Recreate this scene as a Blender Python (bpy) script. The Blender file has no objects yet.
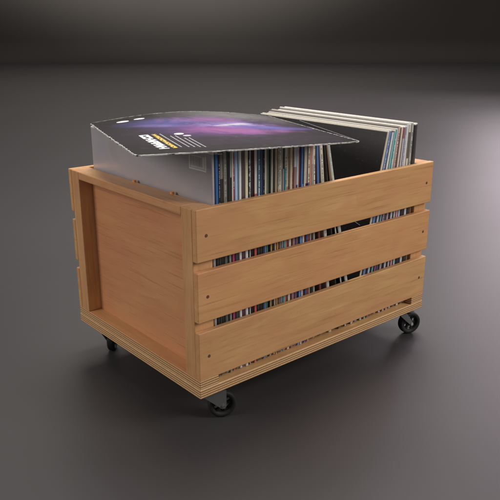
import bpy, bmesh, math, random
from mathutils import Vector, Matrix
S = bpy.context.scene
C = S.collection
rnd = random.Random(7)

# ------------------------------------------------------------ camera
CX, CY, CZ, YAW, PIT, ROL, F = -0.4945, -0.6903, 0.5005, 0.7040, 0.3178, -0.0012, 681.78
FLOOR_Z = -0.0567
fw = Vector((math.cos(PIT)*math.sin(YAW), math.cos(PIT)*math.cos(YAW), -math.sin(PIT)))
rt = Vector((math.cos(YAW), -math.sin(YAW), 0)); up = rt.cross(fw)
r2 = rt*math.cos(ROL)+up*math.sin(ROL); u2 = -rt*math.sin(ROL)+up*math.cos(ROL)
cd = bpy.data.cameras.new('camera'); cam = bpy.data.objects.new('camera', cd); C.objects.link(cam)
cam.matrix_world = Matrix(((r2.x, u2.x, -fw.x, CX), (r2.y, u2.y, -fw.y, CY), (r2.z, u2.z, -fw.z, CZ), (0, 0, 0, 1)))
cd.sensor_width = 36; cd.lens = F/500*36; cd.clip_start = .02; cd.clip_end = 200
S.camera = cam

# ------------------------------------------------------------ world and lamps
w = bpy.data.worlds.new('World'); S.world = w; w.use_nodes = True
bg = w.node_tree.nodes['Background']; bg.inputs[0].default_value = (1.0, .95, .89, 1); bg.inputs[1].default_value = .24

def area(name, loc, target, size, power, color=(1, 1, 1), size_y=None):
    l = bpy.data.lights.new(name, 'AREA'); l.energy = power; l.color = color; l.shape = 'RECTANGLE'
    l.size = size; l.size_y = size_y or size
    o = bpy.data.objects.new(name, l); C.objects.link(o); o.location = loc
    o.rotation_euler = (Vector(target)-Vector(loc)).to_track_quat('-Z', 'Y').to_euler()
    return o
area('overhead_softbox', (.45, .5, 2.1), (.25, .2, .1), 1.0, 36, (1, .98, .95))
area('front_softbox', (1.7, -2.3, 1.7), (.25, .1, .1), 1.1, 58, (1, .965, .93))
area('left_softbox', (-2.6, 1.0, 1.6), (.1, .2, .1), 1.2, 36, (1, .94, .91))
area('right_mauve_fill', (3.4, .1, 1.9), (1.2, -.2, 0), 1.8, 22, (1, .66, .88))  # added unseen fill, tints the right-hand floor mauve
fa = math.radians(66)
area('rim_softbox', (CX+6.0*math.sin(fa), CY+6.0*math.cos(fa), 1.35), (2.2, .4, FLOOR_Z), 1.5, 50, (1, .88, .95), .9)
area('far_floor_fill', (3.9, 4.4, 4.4), (3.9, 4.4, 0), 4, 190, (1, .96, .9))  # added unseen fill that brightens the distant floor
sp = bpy.data.lights.new('backdrop_fill_spot', 'SPOT'); sp.energy = 6500; sp.spot_size = math.radians(86); sp.spot_blend = .25; sp.color = (1, .95, .91); sp.shadow_soft_size = .5  # added unseen spot, lightens the upper part of the backdrop
so = bpy.data.objects.new('backdrop_fill_spot', sp); C.objects.link(so)
def dp(d, s, z): return Vector((CX+d*math.sin(YAW)+s*math.cos(YAW), CY+d*math.cos(YAW)-s*math.sin(YAW), z))
so.location = dp(4, -1.2, 5.2); so.rotation_euler = (dp(11.6, -1.2, 6.35)-so.location).to_track_quat('-Z', 'Y').to_euler()
vs = S.view_settings; vs.view_transform = 'Standard'; vs.look = 'None'; vs.gamma = 1; vs.exposure = 0; vs.use_curve_mapping = False

# ------------------------------------------------------------ materials
class NT:
    def __init__(s, name):
        s.m = bpy.data.materials.new(name); s.m.use_nodes = True; s.t = s.m.node_tree
        s.b = s.t.nodes['Principled BSDF']
    def n(s, typ, **kw):
        n = s.t.nodes.new(typ)
        for k, v in kw.items(): setattr(n, k, v)
        return n
    def put(s, sock, v):
        if isinstance(v, bpy.types.NodeSocket): s.t.links.new(v, sock)
        else: sock.default_value = v
    def math(s, op, a, b=0.0, c=0.0, clamp=False):
        n = s.n('ShaderNodeMath', operation=op, use_clamp=clamp)
        for i, v in enumerate((a, b, c)): s.put(n.inputs[i], v)
        return n.outputs[0]
    def coord(s, scale=(1, 1, 1), loc=(0, 0, 0), rot=(0, 0, 0), src='Object'):
        t = s.n('ShaderNodeTexCoord'); mp = s.n('ShaderNodeMapping')
        s.t.links.new(t.outputs[src], mp.inputs[0])
        mp.inputs['Scale'].default_value = scale; mp.inputs['Location'].default_value = loc; mp.inputs['Rotation'].default_value = rot
        return mp.outputs[0]
    def noise(s, vec, scale, detail=4, rough=.5, dist=0):
        n = s.n('ShaderNodeTexNoise'); s.t.links.new(vec, n.inputs['Vector'])
        n.inputs['Scale'].default_value = scale; n.inputs['Detail'].default_value = detail
        n.inputs['Roughness'].default_value = rough; n.inputs['Distortion'].default_value = dist
        return n.outputs[0]
    def ramp(s, fac, stops, interp='LINEAR'):
        n = s.n('ShaderNodeValToRGB'); r = n.color_ramp; r.interpolation = interp
        while len(r.elements) < len(stops): r.elements.new(.5)
        for e, (p, c) in zip(r.elements, stops):
            e.position = p; e.color = (*c, 1) if len(c) == 3 else c
        s.t.links.new(fac, n.inputs[0]); return n.outputs[0]
    def mix(s, fac, a, b, mode='MIX'):
        n = s.n('ShaderNodeMix', data_type='RGBA', blend_type=mode)
        s.put(n.inputs[0], fac)
        for i, v in ((6, a), (7, b)):
            s.put(n.inputs[i], (*v, 1) if isinstance(v, tuple) and len(v) == 3 else v)
        return n.outputs[2]
    def bump(s, h, strength=.1, dist=.001):
        n = s.n('ShaderNodeBump'); n.inputs['Strength'].default_value = strength; n.inputs['Distance'].default_value = dist
        s.t.links.new(h, n.inputs['Height']); s.t.links.new(n.outputs[0], s.b.inputs['Normal'])
    def done(s, color=None, rough=None, spec=None, metal=None, coat=None, coatr=None):
        for k, v in (('Base Color', color), ('Roughness', rough), ('Specular IOR Level', spec), ('Metallic', metal), ('Coat Weight', coat), ('Coat Roughness', coatr)):
            if v is not None: s.put(s.b.inputs[k], (*v, 1) if isinstance(v, tuple) and len(v) == 3 else v)
        return s.m

def wood(name, along, tint=(1, 1, 1), off=0, soft=.25):
    t = NT(name)
    sc = [26, 26, 26]; sc[along] = 3.2
    v = t.coord(tuple(sc), (off, off*1.7, off*.6))
    fig = t.noise(v, 1.0, 6, .62, 2.6)
    sc2 = [420, 420, 420]; sc2[along] = 9
    pores = t.noise(t.coord(tuple(sc2)), 1.0, 3, .6)
    blot = t.noise(t.coord((9, 9, 15), (off, 0, off)), 1.0, 3, .5, .8)
    c = t.ramp(fig, [(.25, (.44*tint[0], .225*tint[1], .082*tint[2])), (.45, (.57*tint[0], .325*tint[1], .135*tint[2])), (.6, (.63*tint[0], .372*tint[1], .162*tint[2])), (.8, (.71*tint[0], .45*tint[1], .215*tint[2]))])
    c = t.mix(soft, c, (.60*tint[0], .35*tint[1], .15*tint[2]))
    c = t.mix(t.math('MULTIPLY', t.ramp(blot, [(.42, (0, 0, 0)), (.62, (1, 1, 1))]), .45), c, (.57*tint[0], .265*tint[1], .135*tint[2]))
    c = t.mix(t.math('MULTIPLY', t.ramp(pores, [(.56, (0, 0, 0)), (.72, (1, 1, 1))]), .55), c, (.30, .14, .05))
    mk = t.noise(t.coord((30, 30, 30), (off, 1, 2)), 1, 5, .7)
    c = t.mix(t.math('MULTIPLY', t.ramp(mk, [(.60, (0, 0, 0)), (.70, (1, 1, 1))]), .22), c, (.36, .17, .07))
    t.bump(pores, .2, .0005)
    return t.done(c, t.ramp(fig, [(.3, (.36,)*3), (.8, (.50,)*3)]), .5)

def ply(name, axis, period=.0036, off=0.0):
    t = NT(name)
    g = t.n('ShaderNodeTexCoord'); sp = t.n('ShaderNodeSeparateXYZ'); t.t.links.new(g.outputs['Object'], sp.inputs[0])
    wob = t.noise(t.coord((9, 9, 9)), 1.0, 2)
    z = t.math('ADD', sp.outputs[axis], t.math('MULTIPLY', wob, .0012))
    fr = t.math('FRACT', t.math('DIVIDE', t.math('ADD', z, 1+off), period))
    fine = t.noise(t.coord((260, 260, 260)), 1.0, 4, .7)
    c = t.ramp(fr, [(0, (.26, .115, .038)), (.25, (.34, .155, .055)), (.38, (.70, .48, .26)), (.60, (.78, .57, .34)), (.80, (.52, .28, .12)), (1, (.26, .115, .038))])
    c = t.mix(t.math('MULTIPLY', t.ramp(fine, [(.45, (0, 0, 0)), (.7, (1, 1, 1))]), .45), c, (.34, .18, .07))
    t.bump(fr, .25, .0004)
    return t.done(c, .6, .35)

M = {}
M['slat'] = wood('slat_wood', 0, (1.02, .97, .92))
M['slat2'] = wood('slat_wood_b', 0, (1.04, .95, .90), 5.2)
M['slat3'] = wood('slat_wood_c', 0, (1.0, .97, .94), 9.1)
M['panel'] = wood('panel_wood', 1, (1.0, .84, .88), 2.3, .6)
M['stile'] = wood('stile_wood', 2, (.98, .92, .95), 3.3)
M['rail'] = wood('rail_wood', 1, (1.0, .94, .95), 6.3)
M['boardtop'] = wood('base_wood', 0, (1.1, 1.1, 1.1), 8.3)
M['ply'] = ply('plywood_edge', 2)

t = NT('studio_floor'); v = t.coord()
n1 = t.noise(v, 1.1, 3); n2 = t.noise(v, 90, 4, .6)
c = t.mix(n1, (.039, .0365, .0375), (.048, .0445, .0460))
c = t.mix(t.math('MULTIPLY', n2, .25), c, (.05, .045, .046))
t.bump(n2, .05, .0006)
M['floor'] = t.done(c, t.math('ADD', .45, t.math('MULTIPLY', n1, .08)), .36)
t = NT('backdrop_cloth'); n1 = t.noise(t.coord(), .7, 3)
M['backdrop'] = t.done(t.mix(n1, (.044, .040, .037), (.053, .048, .044)), .85, .2)

def plain(name, col, rough=.5, metal=0, spec=.5, noise=0):
    t = NT(name)
    if noise:
        nn = t.noise(t.coord(), 300, 4, .6)
        return t.done(t.mix(t.math('MULTIPLY', nn, noise), col, tuple(x*.5 for x in col)), t.math('ADD', rough, t.math('MULTIPLY', nn, .15)), spec, metal)
    return t.done(col, rough, spec, metal)
M['rubber'] = plain('rubber', (.007, .007, .007), .65, noise=.5)
M['plastic'] = plain('wheel_plastic', (.012, .012, .012), .45, noise=.4)
M['steel'] = plain('bracket_steel', (.20, .195, .20), .42, .5, noise=.4)
M['rivet'] = plain('rivet_metal', (.75, .74, .72), .25, 1)
M['nail'] = plain('nail_dark', (.19, .09, .045), .4, .3, noise=.6)
M['orange'] = plain('disc_orange', (.75, .33, .14), .4)
M['white'] = plain('print_white', (.80, .80, .80), .45)
M['grey'] = plain('print_grey', (.42, .4, .42), .45)
M['labelgrey'] = plain('label_grey', (.70, .68, .70), .5)
M['yellow'] = plain('print_yellow', (.62, .43, .06), .45)
M['ink'] = plain('print_ink', (.13, .11, .10), .5)
M['redink'] = plain('print_red', (.35, .05, .04), .5)

# printed card: colours of each face from the mesh, plus rubbing wear
t = NT('printed_card')
a = t.n('ShaderNodeAttribute', attribute_name='print')
nz = t.noise(t.coord(), 160, 5, .7)
wearc = t.mix(t.math('MULTIPLY', t.ramp(nz, [(.60, (0, 0, 0)), (.72, (1, 1, 1))]), .07), a.outputs['Color'], (.52, .5, .46))
nz2 = t.noise(t.coord((60, 60, 500)), 1, 3, .6)
wearc = t.mix(t.math('MULTIPLY', t.ramp(nz2, [(.5, (0, 0, 0)), (.7, (1, 1, 1))]), .12), wearc, (.06, .05, .05))
M['card'] = t.done(wearc, .42, .5)

# smooth satin sleeve (the silver-grey end one)
t = NT('satin_sleeve')
nz = t.noise(t.coord((6, 6, 6), (3, 0, 1)), 1, 3, .5, .6)
c = t.ramp(nz, [(.3, (.42, .41, .45)), (.5, (.54, .51, .53)), (.7, (.42, .45, .56))])
a = t.n('ShaderNodeAttribute', attribute_name='print')
M['satin'] = t.done(t.mix(1.0, c, a.outputs['Color'], 'MULTIPLY'), .30, .6, .35)

# galaxy cover art on the lying sleeve (object coords: u, v in 0..SZ)
SZ = .315
t = NT('galaxy_cover')
g = t.n('ShaderNodeTexCoord'); sx = t.n('ShaderNodeSeparateXYZ'); t.t.links.new(g.outputs['Object'], sx.inputs[0])
U = t.math('DIVIDE', sx.outputs[0], SZ); V = t.math('DIVIDE', sx.outputs[1], SZ)
wob = t.noise(t.coord((9, 9, 9)), 1, 5, .6, .8)
wob2 = t.noise(t.coord((5, 5, 5), (4, 2, 0)), 1, 4, .6, .5)
def ell(cu, cv, ru, rv, ang, k=.5, n=None):
    n = n or wob
    ca, sa = math.cos(ang), math.sin(ang)
    du = t.math('SUBTRACT', U, cu); dv = t.math('SUBTRACT', V, cv)
    x = t.math('ADD', t.math('MULTIPLY', du, ca), t.math('MULTIPLY', dv, sa))
    y = t.math('SUBTRACT', t.math('MULTIPLY', dv, ca), t.math('MULTIPLY', du, sa))
    d = t.math('SQRT', t.math('ADD', t.math('POWER', t.math('ABSOLUTE', t.math('DIVIDE', x, ru)), 2), t.math('POWER', t.math('ABSOLUTE', t.math('DIVIDE', y, rv)), 2)))
    d = t.math('ADD', d, t.math('MULTIPLY', t.math('SUBTRACT', n, .5), k*2))
    return t.math('SUBTRACT', 1, d, clamp=True)
ANG = -.48
base = (.008, .007, .008)
swirl = t.noise(t.coord((11, 11, 11), (1, 5, 0)), 1, 6, .62, 2.2)
def sc(a, k): return t.math('MULTIPLY', a, k, clamp=True)
c = t.mix(sc(ell(.74, .86, .44, .34, -.25, .35, wob2), 1.1), base, (.20, .195, .20))  # grey haze: reflection in the glossy sleeve, painted into the cover colour
A2 = -.30
c = t.mix(sc(ell(.56, .46, .62, .50, A2, .3, wob2), .9), c, (.055, .035, .07))
c = t.mix(sc(ell(.54, .58, .40, .30, A2, .40), 1.2), c, (.10, .055, .21))
c = t.mix(sc(ell(.44, .70, .38, .16, A2, .4, wob2), 1.2), c, (.09, .09, .30))
c = t.mix(sc(ell(.60, .50, .32, .22, A2, .5, swirl), 1.3), c, (.24, .08, .27))
c = t.mix(sc(ell(.56, .74, .26, .12, A2, .6, swirl), 1.1), c, (.28, .12, .30))
c = t.mix(sc(ell(.62, .42, .30, .10, A2, .5, swirl), 1.3), c, (.32, .11, .31))
c = t.mix(sc(ell(.30, .66, .18, .05, ANG, .35, wob2), .9), c, (.20, .15, .40))
c = t.mix(sc(ell(.62, .60, .24, .085, A2, .7, swirl), 1.5), c, (.32, .26, .58))
c = t.mix(sc(ell(.63, .60, .13, .035, A2+.4, .8, swirl), 1.6), c, (.72, .66, .74))
c = t.mix(sc(ell(.76, .48, .24, .07, A2, .5, wob2), 1.2), c, (.16, .13, .42))
c = t.mix(sc(t.ramp(swirl, [(.50, (0, 0, 0)), (.70, (1, 1, 1))]), .55), c, (.03, .02, .045))
# worn paper edges
du = t.math('MINIMUM', U, t.math('SUBTRACT', 1, U)); dv = t.math('MINIMUM', V, t.math('SUBTRACT', 1, V))
ed = t.math('MINIMUM', du, dv)
fr = t.noise(t.coord((150, 150, 150)), 1, 5, .7)
wear = t.math('GREATER_THAN', t.math('SUBTRACT', t.math('MULTIPLY', t.math('POWER', fr, 3), .045), ed), .0010)
geo = t.n('ShaderNodeNewGeometry')
c = t.mix(wear, c, (.62, .60, .57))
spk = t.noise(t.coord((70, 70, 70)), 1, 6, .8)
c = t.mix(t.math('MULTIPLY', t.math('GREATER_THAN', spk, .685), .35), c, (.5, .48, .46))
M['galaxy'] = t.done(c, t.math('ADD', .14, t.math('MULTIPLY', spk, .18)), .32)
t = NT('worn_paper_edge')
nz = t.noise(t.coord((55, 55, 55)), 1, 5, .7)
M['paper'] = t.done(t.ramp(nz, [(.42, (.05, .045, .045)), (.5, (.55, .53, .50)), (.7, (.70, .68, .65))]), .8, .3)

# ------------------------------------------------------------ helpers
def empty(name, loc, label, cat, group=None):
    o = bpy.data.objects.new(name, None); C.objects.link(o); o.location = loc; o.empty_display_size = .05
    tag(o, label, cat, group); return o
def tag(o, label=None, cat=None, group=None, kind=None):
    for k, v in (('label', label), ('category', cat), ('group', group), ('kind', kind)):
        if v: o[k] = v
def build(name, bm, mats, parent=None, loc=None, smooth=False):
    bmesh.ops.recalc_face_normals(bm, faces=bm.faces)
    me = bpy.data.meshes.new(name); bm.to_mesh(me); bm.free()
    for m in (mats if isinstance(mats, (list, tuple)) else [mats]): me.materials.append(m)
    if smooth:
        for p in me.polygons: p.use_smooth = True
    o = bpy.data.objects.new(name, me); C.objects.link(o); o.parent = parent
    if loc is not None: o.location = loc
    return o
def box(bm, a, b, bev=0.0, seg=2, mi=0):
    r = bmesh.ops.create_cube(bm, size=1); vs = r['verts']
    for v in vs: v.co = Vector([a[i]+(v.co[i]+.5)*(b[i]-a[i]) for i in range(3)])
    fs = list({f for v in vs for f in v.link_faces})
    for f in fs: f.material_index = mi
    if bev:
        es = list({e for v in vs for e in v.link_edges})
        r = bmesh.ops.bevel(bm, geom=es, offset=bev, segments=seg, affect='EDGES', profile=.5)
    return fs
def cyl(bm, c, r, h, axis='z', seg=32, r2=None, mi=0):
    m = Matrix.Translation(c)
    if axis == 'y': m = m @ Matrix.Rotation(math.pi/2, 4, 'X')
    if axis == 'x': m = m @ Matrix.Rotation(math.pi/2, 4, 'Y')
    rr = bmesh.ops.create_cone(bm, cap_ends=True, segments=seg, radius1=r, radius2=r if r2 is None else r2, depth=h, matrix=m)
    for f in {f for v in rr['verts'] for f in v.link_faces}: f.material_index = mi

# ------------------------------------------------------------ floor and backdrop
bm = bmesh.new()
def ring(pts):
    prev = None
    for d, z in pts:
        a = bm.verts.new(dp(d, -16, z)); b = bm.verts.new(dp(d, 16, z))
        if prev: bm.faces.new((prev[0], prev[1], b, a))
        prev = (a, b)
ring([(-14, FLOOR_Z), (11.2, FLOOR_Z)])
f = build('floor', bm, M['floor']); tag(f, 'smooth dark grey studio floor under the crate', None, None, 'structure')
bm = bmesh.new(); R = .35
ring([(11.2, FLOOR_Z)]+[(11.2+R*math.sin(a), FLOOR_Z+R-R*math.cos(a)) for a in [i*math.pi/2/12 for i in range(1, 13)]]+[(11.2+R, 9)])
b = build('backdrop', bm, M['backdrop'], smooth=True); tag(b, 'dark curved studio backdrop behind the crate', None, None, 'structure')

# ------------------------------------------------------------ crate
L, D, H = .5128, .360, .2754
BASE = .0145; RAILZ = .0276; ST = .0095; W3 = .0335
crate = empty('record_crate', (L/2, D/2, FLOOR_Z), 'slatted plywood record crate on four black casters', 'crate')
off = Vector((-L/2, -D/2, -FLOOR_Z))
def cpart(name, bm, mats, parent=crate, smooth=False):
    if parent is crate:
        bmesh.ops.translate(bm, verts=bm.verts, vec=(0, 0, 0))
        o = build(name, bm, mats, crate, off, smooth)
    else: o = build(name, bm, mats, parent, None, smooth)
    return o
def side_mats(bm):
    for fc in bm.faces:
        fc.normal_update(); fc.material_index = 0 if abs(fc.normal.z) > .7 else 1
bm = bmesh.new(); box(bm, (0, 0, 0), (L, D, BASE-.0002), .0007, 1); side_mats(bm)
cpart('base_board', bm, [M['boardtop'], M['ply']])
for s in (0, 1):
    def fx(a, b): return (a, b) if s == 0 else (L-b, L-a)
    x0, x1 = fx(.0003, W3)
    bm = bmesh.new(); box(bm, (x0, .0002, BASE), (x1, D-.0002, RAILZ), .0007, 1); side_mats(bm)
    rail = cpart('end_sill', bm, [M['rail'], M['ply']])
    for y0, y1 in ((ST+.0002, .0345), (D-.0345, D-ST-.0002)):
        bm = bmesh.new(); box(bm, (x0, y0, RAILZ+.0001), (x1, y1, H-.0004), .0014, 2)
        cpart('corner_post', bm, M['stile'])
    bm = bmesh.new(); box(bm, (x0, .0347, .262), (x1-.0006 if s == 0 else x1, D-.0347, H-.0006), .0012, 2)
    tr = cpart('top_rail', bm, M['rail'])
    px0, px1 = fx(.0245, .0325)
    bm = bmesh.new(); box(bm, (px0, .0346, RAILZ+.0001), (px1, D-.0346, .2618))
    cpart('end_panel', bm, M['panel'])
    if s == 0:
        for yy in (.098, .200):
            bm = bmesh.new(); cyl(bm, (.0308, yy, H+.0006), .0030, .0040, seg=20)
            build('orange_disc', bm, M['orange'], tr)  # small orange disc added on the top rail beside the sleeve
SZS = [(.2026, H), (.1154, .1882), (.0278, .1010)]
for yi, (y0, y1) in enumerate(((0, ST), (D-ST, D))):
    for k, (z0, z1) in enumerate(SZS):
        bm = bmesh.new(); box(bm, (0, y0, z0), (L, y1, z1), .0013, 3)
        # gentle milling irregularity
        for v in bm.verts: v.co.z += .0003*math.sin(v.co.x*17+k*2.1)
        sl = cpart('slat', bm, (M['slat'], M['slat2'], M['slat3'])[(k+yi) % 3])
        for xx in (.0170, L-.0155):
            bm = bmesh.new(); zc = (z0+z1)/2+(rnd.random()-.5)*.003
            ys = -.00015 if yi == 0 else D+.00015
            cyl(bm, (xx+(rnd.random()-.5)*.002, ys, zc), .0025, .0007, 'y', 18, r2=.0022)
            build('nail', bm, M['nail'], sl)

# casters: wheel plane, fork, swivel plate
def caster(x, y, ang, open_fork=False):
    zc = -.0352
    c = bpy.data.objects.new('caster', None); C.objects.link(c); c.parent = crate
    c.location = off+Vector((x, y, 0)); c.rotation_euler = (0, 0, ang)
    bm = bmesh.new(); box(bm, (-.021, -.014, -.0026), (.018, .014, -.0003), .0006, 1)
    cyl(bm, (0, 0, -.0060), .0125, .0065, seg=32)
    build('swivel_plate', bm, M['steel'], c)
    # fork: two tapering side plates and a bridge, trailing the swivel axis
    bm = bmesh.new(); tr = .010
    box(bm, (-.024, -.0098, -.0112), (.0135, .0098, -.0092))
    for sgn in (-1, 1):
        ya, yb = sorted((sgn*.0082, sgn*.0100))
        pts = [(-.028, -.0093), (tr+.0048, -.0093), (tr+.0048, zc-.001), (tr+.0022, zc-.0046), (tr-.0022, zc-.0046), (tr-.006, zc-.0012)]
        if open_fork: pts = [(-.022, -.0093), (-.004, -.0093), (tr+.0028, zc+.002), (tr+.0016, zc-.0032), (tr-.0024, zc-.0032), (tr-.0040, zc-.0002)]
        va = [bm.verts.new((px, ya, pz)) for px, pz in pts]; vb = [bm.verts.new((px, yb, pz)) for px, pz in pts]
        bm.faces.new(va); bm.faces.new(vb[::-1])
        for i in range(len(pts)): bm.faces.new((va[i], va[(i+1) % 6], vb[(i+1) % 6], vb[i]))
    build('fork', bm, M['steel'], c)
    # wheel: tyre ring + web with round holes + hub
    bm = bmesh.new(); prof = [(.0140, -.0060), (.0192, -.0064), (.0208, -.0054), (.0213, -.0034), (.0215, 0), (.0213, .0034), (.0208, .0054), (.0192, .0064), (.0140, .0060)]
    NS = 64; rows = []
    for k in range(NS):
        a = 2*math.pi*k/NS
        rows.append([bm.verts.new((tr+r*math.cos(a), yy, zc+r*math.sin(a))) for r, yy in prof])
    for k in range(NS):
        A, B = rows[k], rows[(k+1) % NS]
        for j in range(len(prof)): bm.faces.new((A[j], A[(j+1) % len(prof)], B[(j+1) % len(prof)], B[j]))
    wh = build('wheel', bm, M['rubber'], c, smooth=True)
    bm = bmesh.new()
    # web: two discs with six real holes, made from a radial grid with openings
    NA = 72; rad = [.0046, .0060, .0082, .0110, .0132, .0141]
    def cell(k, j):
        a = (k+.5)/NA*6 % 1
        return not {1: .32 < a < .68, 2: .18 < a < .82, 3: .24 < a < .76}.get(j, False)
    vt = {}
    for side, yy in ((0, -.0022), (1, .0022)):
        for j, rr in enumerate(rad):
            for k in range(NA):
                a = 2*math.pi*k/NA; vt[side, j, k] = bm.verts.new((tr+rr*math.cos(a), yy, zc+rr*math.sin(a)))
    solid = {(k, j): cell(k, j) for k in range(NA) for j in range(5)}
    for (k, j), s_ in solid.items():
        if not s_: continue
        k2 = (k+1) % NA
        for side in (0, 1): bm.faces.new([vt[side, j, k], vt[side, j, k2], vt[side, j+1, k2], vt[side, j+1, k]])
        for nb, e in (((k, j-1), ((j, k), (j, k2))), ((k, j+1), ((j+1, k), (j+1, k2))), (((k-1) % NA, j), ((j, k), (j+1, k))), ((k2, j), ((j, k2), (j+1, k2)))):
            if not solid.get(nb, False):
                (j1, ka), (j2, kb) = e
                bm.faces.new([vt[0, j1, ka], vt[0, j2, kb], vt[1, j2, kb], vt[1, j1, ka]])
    cyl(bm, (tr, 0, zc), .0050, .0150, 'y', 28)
    build('wheel_hub', bm, M['plastic'], c)
    bm = bmesh.new(); cyl(bm, (tr, 0, zc), .0019, .0232, 'y', 18); cyl(bm, (tr, -.0108, zc), .0026, .0012, 'y', 18)
    build('axle', bm, M['rivet'], c)
caster(.0450, .0255, math.radians(-24))
caster(.4960, .0240, math.radians(-20), True)
caster(.0345, .3170, math.radians(50))
caster(.4760, .3330, math.radians(-30))

# ------------------------------------------------------------ records
def shade(c, k): return tuple(min(1, x*k) for x in c)
def make_record(label_txt, t_, top, low, xb, ang, y0, h, cover=None, edge=None, scr=False, mark=None, mat='card', base_z=.0152, split=None, wdt=.315):
    """sleeve standing on its bottom edge: local x thickness, y depth, z height; ang>0 leans to +x"""
    edge = edge or rnd.choice([(.62, .60, .56), (.58, .54, .46), (.66, .65, .63), (.42, .40, .37), (.60, .52, .42), (.12, .11, .11), (.5, .5, .52)])
    bm = bmesh.new()
    cl = bm.loops.layers.float_color.new('print')
    zs = [0, .0022] + [h*q for q in (.25, .45, .62)] + [split or h*.78, h-.0022, h-.0005, h]
    zs = sorted(set(zs))
    hw = t_/2; cover = cover or low; bow = rnd.uniform(-.0004, .0004)
    # cross-section ring in x-y: rounded spine in front, slim closed back
    sec = [(-hw, .0012), (-hw*.72, .0003), (0, 0), (hw*.72, .0003), (hw, .0012), (hw, wdt*.5), (hw, wdt), (-hw, wdt), (-hw, wdt*.5)]
    rings = []
    for z in zs:
        k = 1 if z < h-.0004 else .45
        rings.append([bm.verts.new((px*k + bow*math.sin(py/wdt*math.pi), py+(.0006 if k < 1 and py < .01 else 0), z)) for px, py in sec])
    n = len(sec)
    for i in range(len(zs)-1):
        zc = (zs[i]+zs[i+1])/2
        for j in range(n):
            fc = bm.faces.new((rings[i][j], rings[i][(j+1) % n], rings[i+1][(j+1) % n], rings[i+1][j]))
            spine = j in (0, 1, 2, 3)
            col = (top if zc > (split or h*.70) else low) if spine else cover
            if zc > h-.0022: col = edge
            if zc < .0022 and spine: col = tuple(.85*a+.15*b for a, b in zip(col, edge))
            if j == 6: col = edge
            if spine and mat == 'card': col = tuple(min(.82, q*1.22) for q in col)
            for lp in fc.loops: lp[cl] = (*col, 1)
    for rg in (rings[0][::-1], rings[-1]):
        fc = bm.faces.new(rg)
        for lp in fc.loops: lp[cl] = (*edge, 1)
    o = build('record_sleeve', bm, M[mat])
    base_z += 0 if mat == 'satin' else rnd.random()*.0012; o.location = (xb, y0-.0042, base_z); o.rotation_euler = (0, ang, 0)
    tag(o, label_txt, 'record', 'records standing in the crate')
    if scr:
        for (ya, za, yb, zb) in ((.205, .326, .055, .306), (.125, .180, .075, .184), (.075, .184, .02, .168), (.10, .168, .045, .176)):
            bm = bmesh.new()
            d = Vector((yb-ya, zb-za)).normalized(); s_ = Vector((-d.y, d.x))*.0004
            P = [(ya+s_.x, za+s_.y), (ya-s_.x, za-s_.y), (yb-s_.x, zb-s_.y), (yb+s_.x, zb+s_.y)]
            A = [bm.verts.new((-hw-.0006, a_, b_)) for a_, b_ in P]; B = [bm.verts.new((-hw+.0002, a_, b_)) for a_, b_ in P]
            bm.faces.new(A); bm.faces.new(B[::-1])
            for i in range(4): bm.faces.new((A[i], A[(i+1) % 4], B[(i+1) % 4], B[i]))
            build('cover_line', bm, M['grey'], o)
    # lettering on the spine
    if mark:
        bm = bmesh.new(); z = h-.008-rnd.random()*.01; cols = mark[0]; wid = min(hw*.5, .0011)
        nl = mark[1]
        while z > .02 and nl > 0:
            nl -= 1
            lh = rnd.uniform(.0005, .0013)
            if rnd.random() < .86:
                a = -wid*rnd.uniform(.55, 1); b = wid*rnd.uniform(.55, 1)
                box(bm, (a, -.00022, z-lh), (b, .0006, z))
            z -= lh+rnd.uniform(.0005, .0014)+(.007 if rnd.random() < .10 else 0)
        if len(bm.verts) > 40: build('spine_lettering', bm, M[cols], o)
        else: bm.free()
    return o

K = (.022, .02, .02); Cr = (.62, .57, .46)
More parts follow.
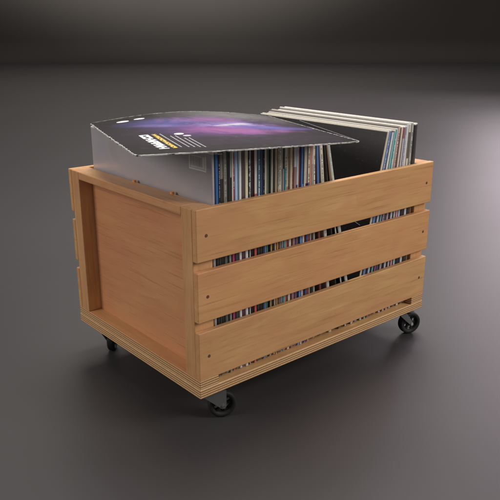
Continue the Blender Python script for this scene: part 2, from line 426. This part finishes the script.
# name, top colour, thickness weight, lower colour, lettering
left = [
 ('silver grey', (.30, .29, .32), 1.15, None, None),
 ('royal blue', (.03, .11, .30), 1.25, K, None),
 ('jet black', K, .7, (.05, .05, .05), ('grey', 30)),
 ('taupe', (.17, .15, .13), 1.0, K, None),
 ('olive grey', (.25, .25, .22), 1.0, (.10, .11, .10), ('ink', 50)),
 ('thin black', K, .7, (.22, .24, .22), None),
 ('pale sage', (.46, .50, .44), 1.0, K, None),
 ('ivory', (.60, .58, .47), .9, (.40, .08, .16), None),
 ('hot pink', (.50, .14, .24), .8, (.40, .06, .15), ('white', 12)),
 ('sky blue', (.33, .47, .68), 1.15, (.05, .05, .06), None),
 ('icy white', (.62, .66, .70), .8, (.6, .6, .6), ('ink', 34)),
 ('umber brown', (.09, .06, .06), 1.0, (.08, .03, .05), None),
 ('buttery cream', (.66, .61, .45), .9, (.6, .6, .62), None),
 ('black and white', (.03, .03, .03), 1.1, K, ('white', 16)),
 ('pearl white', (.60, .58, .62), 1.0, (.5, .5, .5), ('ink', 26)),
 ('coal black', (.03, .028, .03), .8, K, None),
 ('milky white', (.62, .61, .58), .8, (.45, .1, .1), ('ink', 20)),
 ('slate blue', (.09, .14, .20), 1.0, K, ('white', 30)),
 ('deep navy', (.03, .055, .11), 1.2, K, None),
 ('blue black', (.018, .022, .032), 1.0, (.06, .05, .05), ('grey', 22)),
 ('vanilla', (.64, .60, .48), .8, (.1, .2, .4), None),
 ('moss green', (.10, .12, .08), 1.0, (.06, .12, .10), None),
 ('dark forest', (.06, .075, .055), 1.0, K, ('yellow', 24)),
 ('linen', (.58, .55, .46), .8, (.5, .3, .1), ('ink', 60)),
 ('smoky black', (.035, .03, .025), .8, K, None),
 ('sand', (.54, .48, .37), 1.1, (.5, .45, .38), None),
 ('grey green', (.38, .41, .36), 1.0, (.55, .3, .1), ('ink', 40)),
 ('bone white', (.60, .57, .49), .9, (.10, .05, .04), ('ink', 90)),
 ('speckled beige', (.50, .46, .38), 1.1, (.2, .07, .04), ('ink', 110)),
 ('warm cream', (.64, .58, .45), .9, (.30, .30, .32), None),
 ('chocolate', (.09, .055, .035), .75, (.5, .5, .5), None),
 ('parchment', (.63, .58, .46), .8, (.1, .3, .35), ('ink', 30)),
 ('tan', (.50, .38, .25), 1.0, (.45, .12, .08), ('ink', 60)),
 ('peach', (.60, .46, .34), 1.1, (.6, .55, .5), None),
 ('rust brown', (.28, .17, .10), .8, (.12, .05, .04), ('ink', 100)),
 ('silvery white', (.52, .53, .54), 1.1, (.3, .16, .14), ('ink', 14)),
 ('baby blue', (.50, .57, .68), 1.0, (.05, .07, .2), None),
 ('eggshell', (.66, .64, .57), .8, (.5, .1, .12), None),
 ('maroon', (.20, .05, .05), .7, (.1, .1, .1), None),
 ('cobalt blue', (.08, .19, .50), .9, (.10, .22, .50), ('white', 30)),
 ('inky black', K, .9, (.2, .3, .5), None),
 ('oatmeal', (.58, .53, .43), 1.0, (.6, .6, .6), ('ink', 30)),
 ('blush', (.55, .44, .40), .9, (.16, .04, .03), None),
 ('custard', (.64, .58, .40), .8, (.05, .1, .3), ('ink', 80)),
 ('red speckled', (.42, .20, .16), 1.1, (.20, .04, .03), ('redink', 120)),
 ('chalk white', (.66, .65, .63), 1.0, (.45, .42, .38), None),
]
leftlean = [
 ('antique cream', (.56, .54, .45), 1.0, (.3, .28, .26), ('ink', 50), 2),
 ('denim blue', (.08, .16, .38), 1.1, (.16, .05, .04), None, 4),
 ('lemon flecked', (.60, .57, .46), 1.5, (.5, .45, .4), ('ink', 70), 6.5),
 ('matte black', K, .8, (.03, .03, .03), None, 9),
 ('tobacco', (.20, .12, .07), .7, (.5, .5, .45), None, 11),
 ('dusty green', (.36, .40, .36), 1.5, (.4, .4, .4), ('white', 20), 13.2),
]
right = [
 ('glossy black covered', (.55, .50, .40), .9, (.50, .46, .38), None),
 ('steel blue', (.14, .22, .42), 1.3, (.12, .2, .4), ('white', 18)),
 ('frost white', (.60, .63, .66), 1.0, (.4, .5, .6), None),
 ('aqua', (.30, .50, .50), .7, (.16, .42, .45), None),
 ('teal', (.07, .33, .36), .8, (.3, .1, .2), ('white', 60)),
 ('light grey', (.50, .50, .49), 1.0, (.1, .1, .15), None),
 ('salmon pink', (.58, .42, .38), 1.1, (.4, .3, .32), ('ink', 30)),
 ('shell pink', (.62, .52, .47), 1.0, (.5, .5, .6), None),
 ('red tipped', (.34, .12, .13), .9, (.2, .2, .35), None),
 ('lavender', (.30, .31, .42), .9, (.6, .3, .35), ('white', 20)),
 ('snow white', (.66, .66, .66), 1.0, (.4, .5, .6), None),
 ('cream black labelled', (.56, .52, .44), 1.3, (.03, .03, .04), None),
 ('ash grey', (.40, .41, .38), 1.1, (.6, .6, .6), ('ink', 30)),
 ('soot black', K, 1.3, (.04, .03, .03), None),
 ('charcoal', (.06, .055, .055), 1.0, (.25, .12, .06), None),
]
names = [r[0] for r in left+leftlean+right]
def lab(i):
    nm = names[i]
    extra = {0: 'silver grey record sleeve standing at the left end of the crate',
             len(names)-1: 'charcoal record sleeve standing last at the right end of the crate',
             len(left)+len(leftlean)-1: 'dusty green record spine leaning left beside the V-shaped gap',
             len(left)+len(leftlean): 'glossy black record cover leaning right across the V-shaped gap'}
    if i in extra: return extra[i]
    n = len(left)
    if i < n: return f'{nm} record spine between the {names[i-1]} and {names[i+1]} ones'
    return f'{nm} record spine, leaning, between the {names[i-1]} and {names[i+1]} ones'
idx = 0
wr = random.Random(11); left = [(q[0], q[1], q[2]*(1 if k < 2 else wr.choice((.62, .8, .95, 1.15, 1.4))), q[3], q[4] if wr.random() < .6 else None) for k, q in enumerate(left)]
tot = sum(r[2] for r in left); unit = (.2275-.0372)/tot
x = .0372
for nm, top, wt, low, mk in left:
    t_ = wt*unit
    low_ = low or top
    first = idx == 0
    o = make_record(lab(idx), t_-.0005, (1.0, .97, .97) if first else top, (1.0, .97, .97) if first else low_, x+t_/2, 0, .0175+(0 if first else rnd.uniform(-.0012, .0022)),
        .3285 if first else .3285-rnd.random()*.0035, cover=(1, 1, 1) if first else None, mark=mk, mat='satin' if first else 'card', edge=(1.9, 1.8, 1.7) if first else None,
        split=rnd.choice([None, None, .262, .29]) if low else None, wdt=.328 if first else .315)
    if first:
        fr_ = o
    x += t_; idx += 1
HT = .326
xt = x
for nm, top, wt, low, mk, dg in leftlean:
    t_ = wt*.0049; a = math.radians(-dg)
    xt += t_*.5/math.cos(a)
    make_record(lab(idx), t_-.0004, top, low, xt+HT*math.sin(-a), a, .0180+rnd.uniform(-.001, .002), HT-rnd.random()*.003, cover=(.05, .045, .045) if dg > 8 else low, mark=mk)
    xt += t_*.5/math.cos(a)+.0006; idx += 1
tot = sum(r[2] for r in right); unit = (.4795-.3985)/tot
xt = .3985; nr = len(right)
for k, (nm, top, wt, low, mk) in enumerate(right):
    t_ = wt*unit; a = math.radians(12.0*(1-k/(nr-1))**1.15+.3)
    xc = xt+t_/2
    h = .3305-rnd.random()*.0045 if k else .3295
    split = None
    if nm == 'red tipped': split = .306
    o = make_record(lab(idx), t_-.0005, top, low if nm != 'red tipped' else (.45, .44, .44), xc-h*math.sin(a), a, .0180+rnd.uniform(-.001, .002), h,
        cover=K if k == 0 else (.30, .28, .26), edge=(.66, .62, .52) if k == 0 else None, mark=mk, split=split, scr=(k == 0))
    if nm == 'cream black labelled':
        bm = bmesh.new(); box(bm, (-t_*.32, -.0003, h-.058), (t_*.32, .0006, h-.014)); build('spine_label', bm, M['ink'], o)
    xt += t_; idx += 1

# barcode panel on the silver sleeve's outer face, white outlined
def strip(bm, pts, wd, nrm_axis_x):  # frame bars on a plane of constant local x
    for (y0, z0, y1, z1) in pts:
        box(bm, (nrm_axis_x-.0009, min(y0, y1)-wd, min(z0, z1)-wd), (nrm_axis_x+.0003, max(y0, y1)+wd, max(z0, z1)+wd))
hx = -(left[0][2]*((.2275-.0372)/sum(r[2] for r in left))-.0005)/2
bm = bmesh.new(); strip(bm, [(.012, .302, .049, .302), (.012, .3042, .012, .321), (.049, .3042, .049, .321)], .0010, hx)
box(bm, (hx-.0007, .015, .305), (hx+.0003, .0185, .3195))
build('barcode_frame', bm, M['white'], fr_)
bm = bmesh.new(); box(bm, (hx-.0003, .0134, .3034), (hx+.0003, .0477, .3205)); build('barcode_label', bm, M['labelgrey'], fr_)
bm = bmesh.new(); y = .0210
while y < .046:
    wd = rnd.choice([.0005, .0009, .0013]); box(bm, (hx-.0005, y, .306), (hx+.0003, y+wd, .319)); y += wd+rnd.choice([.0006, .001, .0014])
build('barcode', bm, M['grey'], fr_)

# ------------------------------------------------------------ sleeve lying on top
FL = Vector((-.0700, .0235)); e = Vector((.294, -.095)).normalized(); nn = Vector((-e.y, e.x))
Z0 = .3490
def warp(u, v):
    a, b = u/SZ, v/SZ
    return .0125*math.sin(math.pi*min(1, max(0, a)))**1.0*b**1.5 + .0012*math.sin(3.1*a+1)*b - .0010*(1-a)*(1-b) + .001*(1-a)*b + .0035*(1-a)**2*(1-b)**1.5
bm = bmesh.new(); N = 48; th = .0015; g0 = {}; g1 = {}; RC = .006
def rc(u, v):  # rounded, slightly battered corners
    for cu, cv in ((RC, RC), (SZ-RC, RC), (RC, SZ-RC), (SZ-RC, SZ-RC)):
        if (u < RC if cu == RC else u > SZ-RC) and (v < RC if cv == RC else v > SZ-RC):
            d = Vector((u-cu, v-cv)); m = max(abs(d.x), abs(d.y))
            if d.length > 0: d = d.normalized()*m
            return cu+d.x, cv+d.y
    return u, v
ax = [0, .003, .006]+[.006+(SZ-.012)*i/N for i in range(1, N)]+[SZ-.006, SZ-.003, SZ]
n = len(ax)
for i, u in enumerate(ax):
    for j, v in enumerate(ax):
        uu, vv = rc(u, v)
        jt = 0
        if i in (0, n-1): uu += rnd.uniform(-.0005, .0005)
        if j in (0, n-1): vv += rnd.uniform(-.0005, .0005)
        z = warp(u, v)
        g0[i, j] = bm.verts.new((uu, vv, z)); g1[i, j] = bm.verts.new((uu, vv, z-th))
for i in range(n-1):
    for j in range(n-1):
        bm.faces.new((g0[i, j], g0[i+1, j], g0[i+1, j+1], g0[i, j+1]))
        fc = bm.faces.new((g1[i, j], g1[i, j+1], g1[i+1, j+1], g1[i+1, j]))
for k in range(n-1):
    for q in ((g0[k, 0], g0[k+1, 0], g1[k+1, 0], g1[k, 0]), (g0[k, n-1], g1[k, n-1], g1[k+1, n-1], g0[k+1, n-1]),
              (g0[0, k], g1[0, k], g1[0, k+1], g0[0, k+1]), (g0[n-1, k], g0[n-1, k+1], g1[n-1, k+1], g1[n-1, k])):
        bm.faces.new(q).material_index = 1
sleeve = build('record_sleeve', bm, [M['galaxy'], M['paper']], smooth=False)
for p in sleeve.data.polygons: p.use_smooth = p.material_index == 0
sleeve.location = (FL.x, FL.y, Z0); sleeve.rotation_euler = (0, 0, math.atan2(e.y, e.x))
tag(sleeve, 'black record sleeve with purple galaxy artwork lying flat across the others', 'record')

def print_on(name, quads, mat):
    bm = bmesh.new()
    for q in quads:
        top = [bm.verts.new((u, v, warp(u, v)+.00025)) for u, v in q]; bot = [bm.verts.new((u, v, warp(u, v)-.0002)) for u, v in q]
        bm.faces.new(top); bm.faces.new(bot[::-1]); m = len(q)
        for i in range(m): bm.faces.new((top[i], top[(i+1) % m], bot[(i+1) % m], bot[i]))
    return build(name, bm, mat, sleeve)
def seg(p, q, w_):  # a pen stroke from p to q
    p, q = Vector(p), Vector(q); d = (q-p).normalized(); s = Vector((-d.y, d.x))*w_/2
    return [tuple(p+s), tuple(p-s), tuple(q-s), tuple(q+s)]
def glyphs(u0, v0, v1, hgt, n_, sw, seed):
    """worn condensed lettering running down the left side, too small to read"""
    g_ = random.Random(seed); out = []; step = (v0-v1)/n_
    for i in range(n_):
        a = v0-step*(i+.06); b = v0-step*(i+.90)
        out.append(seg((u0, a), (u0+hgt, a), sw))
        k = g_.choice((0, 1, 2, 3))
        if k != 1: out.append(seg((u0, b), (u0+hgt, b), sw))
        if k in (0, 1): out.append(seg((u0+hgt-sw/2, a), (u0+hgt-sw/2, b), sw))
        if k in (0, 2): out.append(seg((u0+hgt*.5, a), (u0+hgt*.5, b), sw*.8))
        if k == 3: out.append(seg((u0+hgt, a), (u0, b), sw))
        if k == 1: out.append(seg((u0+sw/2, a), (u0+sw/2, b), sw))
    return out
print_on('title_print', glyphs(.0400, .148, .037, .0135, 8, .0042, 3), M['white'])
print_on('subtitle_print', glyphs(.0585, .148, .038, .0062, 15, .0022, 5), M['yellow'])
q = []
for u0, v0, v1 in ((.0700, .148, .042), (.0795, .126, .038), (.0865, .126, .036), (.0935, .104, .034), (.1000, .104, .032)):
    v = v0
    while v > v1:
        ln = rnd.uniform(.002, .007); q.append([(u0, v), (u0, max(v1, v-ln)), (u0+.0017, max(v1, v-ln)), (u0+.0017, v)]); v -= ln+.0014
print_on('small_print', q, M['grey'])
def oval(cu, cv, a, b, n_=20): return [(cu+a*math.cos(2*math.pi*i/n_), cv+b*math.sin(2*math.pi*i/n_)) for i in range(n_)]
e1 = print_on('emblem', [oval(.046, .279, .0100, .0062)], M['labelgrey'])
print_on('emblem', [oval(.0740, .284, .0090, .0048)], M['labelgrey'])
print_on('emblem', [oval(.0960, .137, .0072, .0060)], M['white'])
print_on('emblem', [oval(.1030, .120, .0060, .0055)], M['grey'])
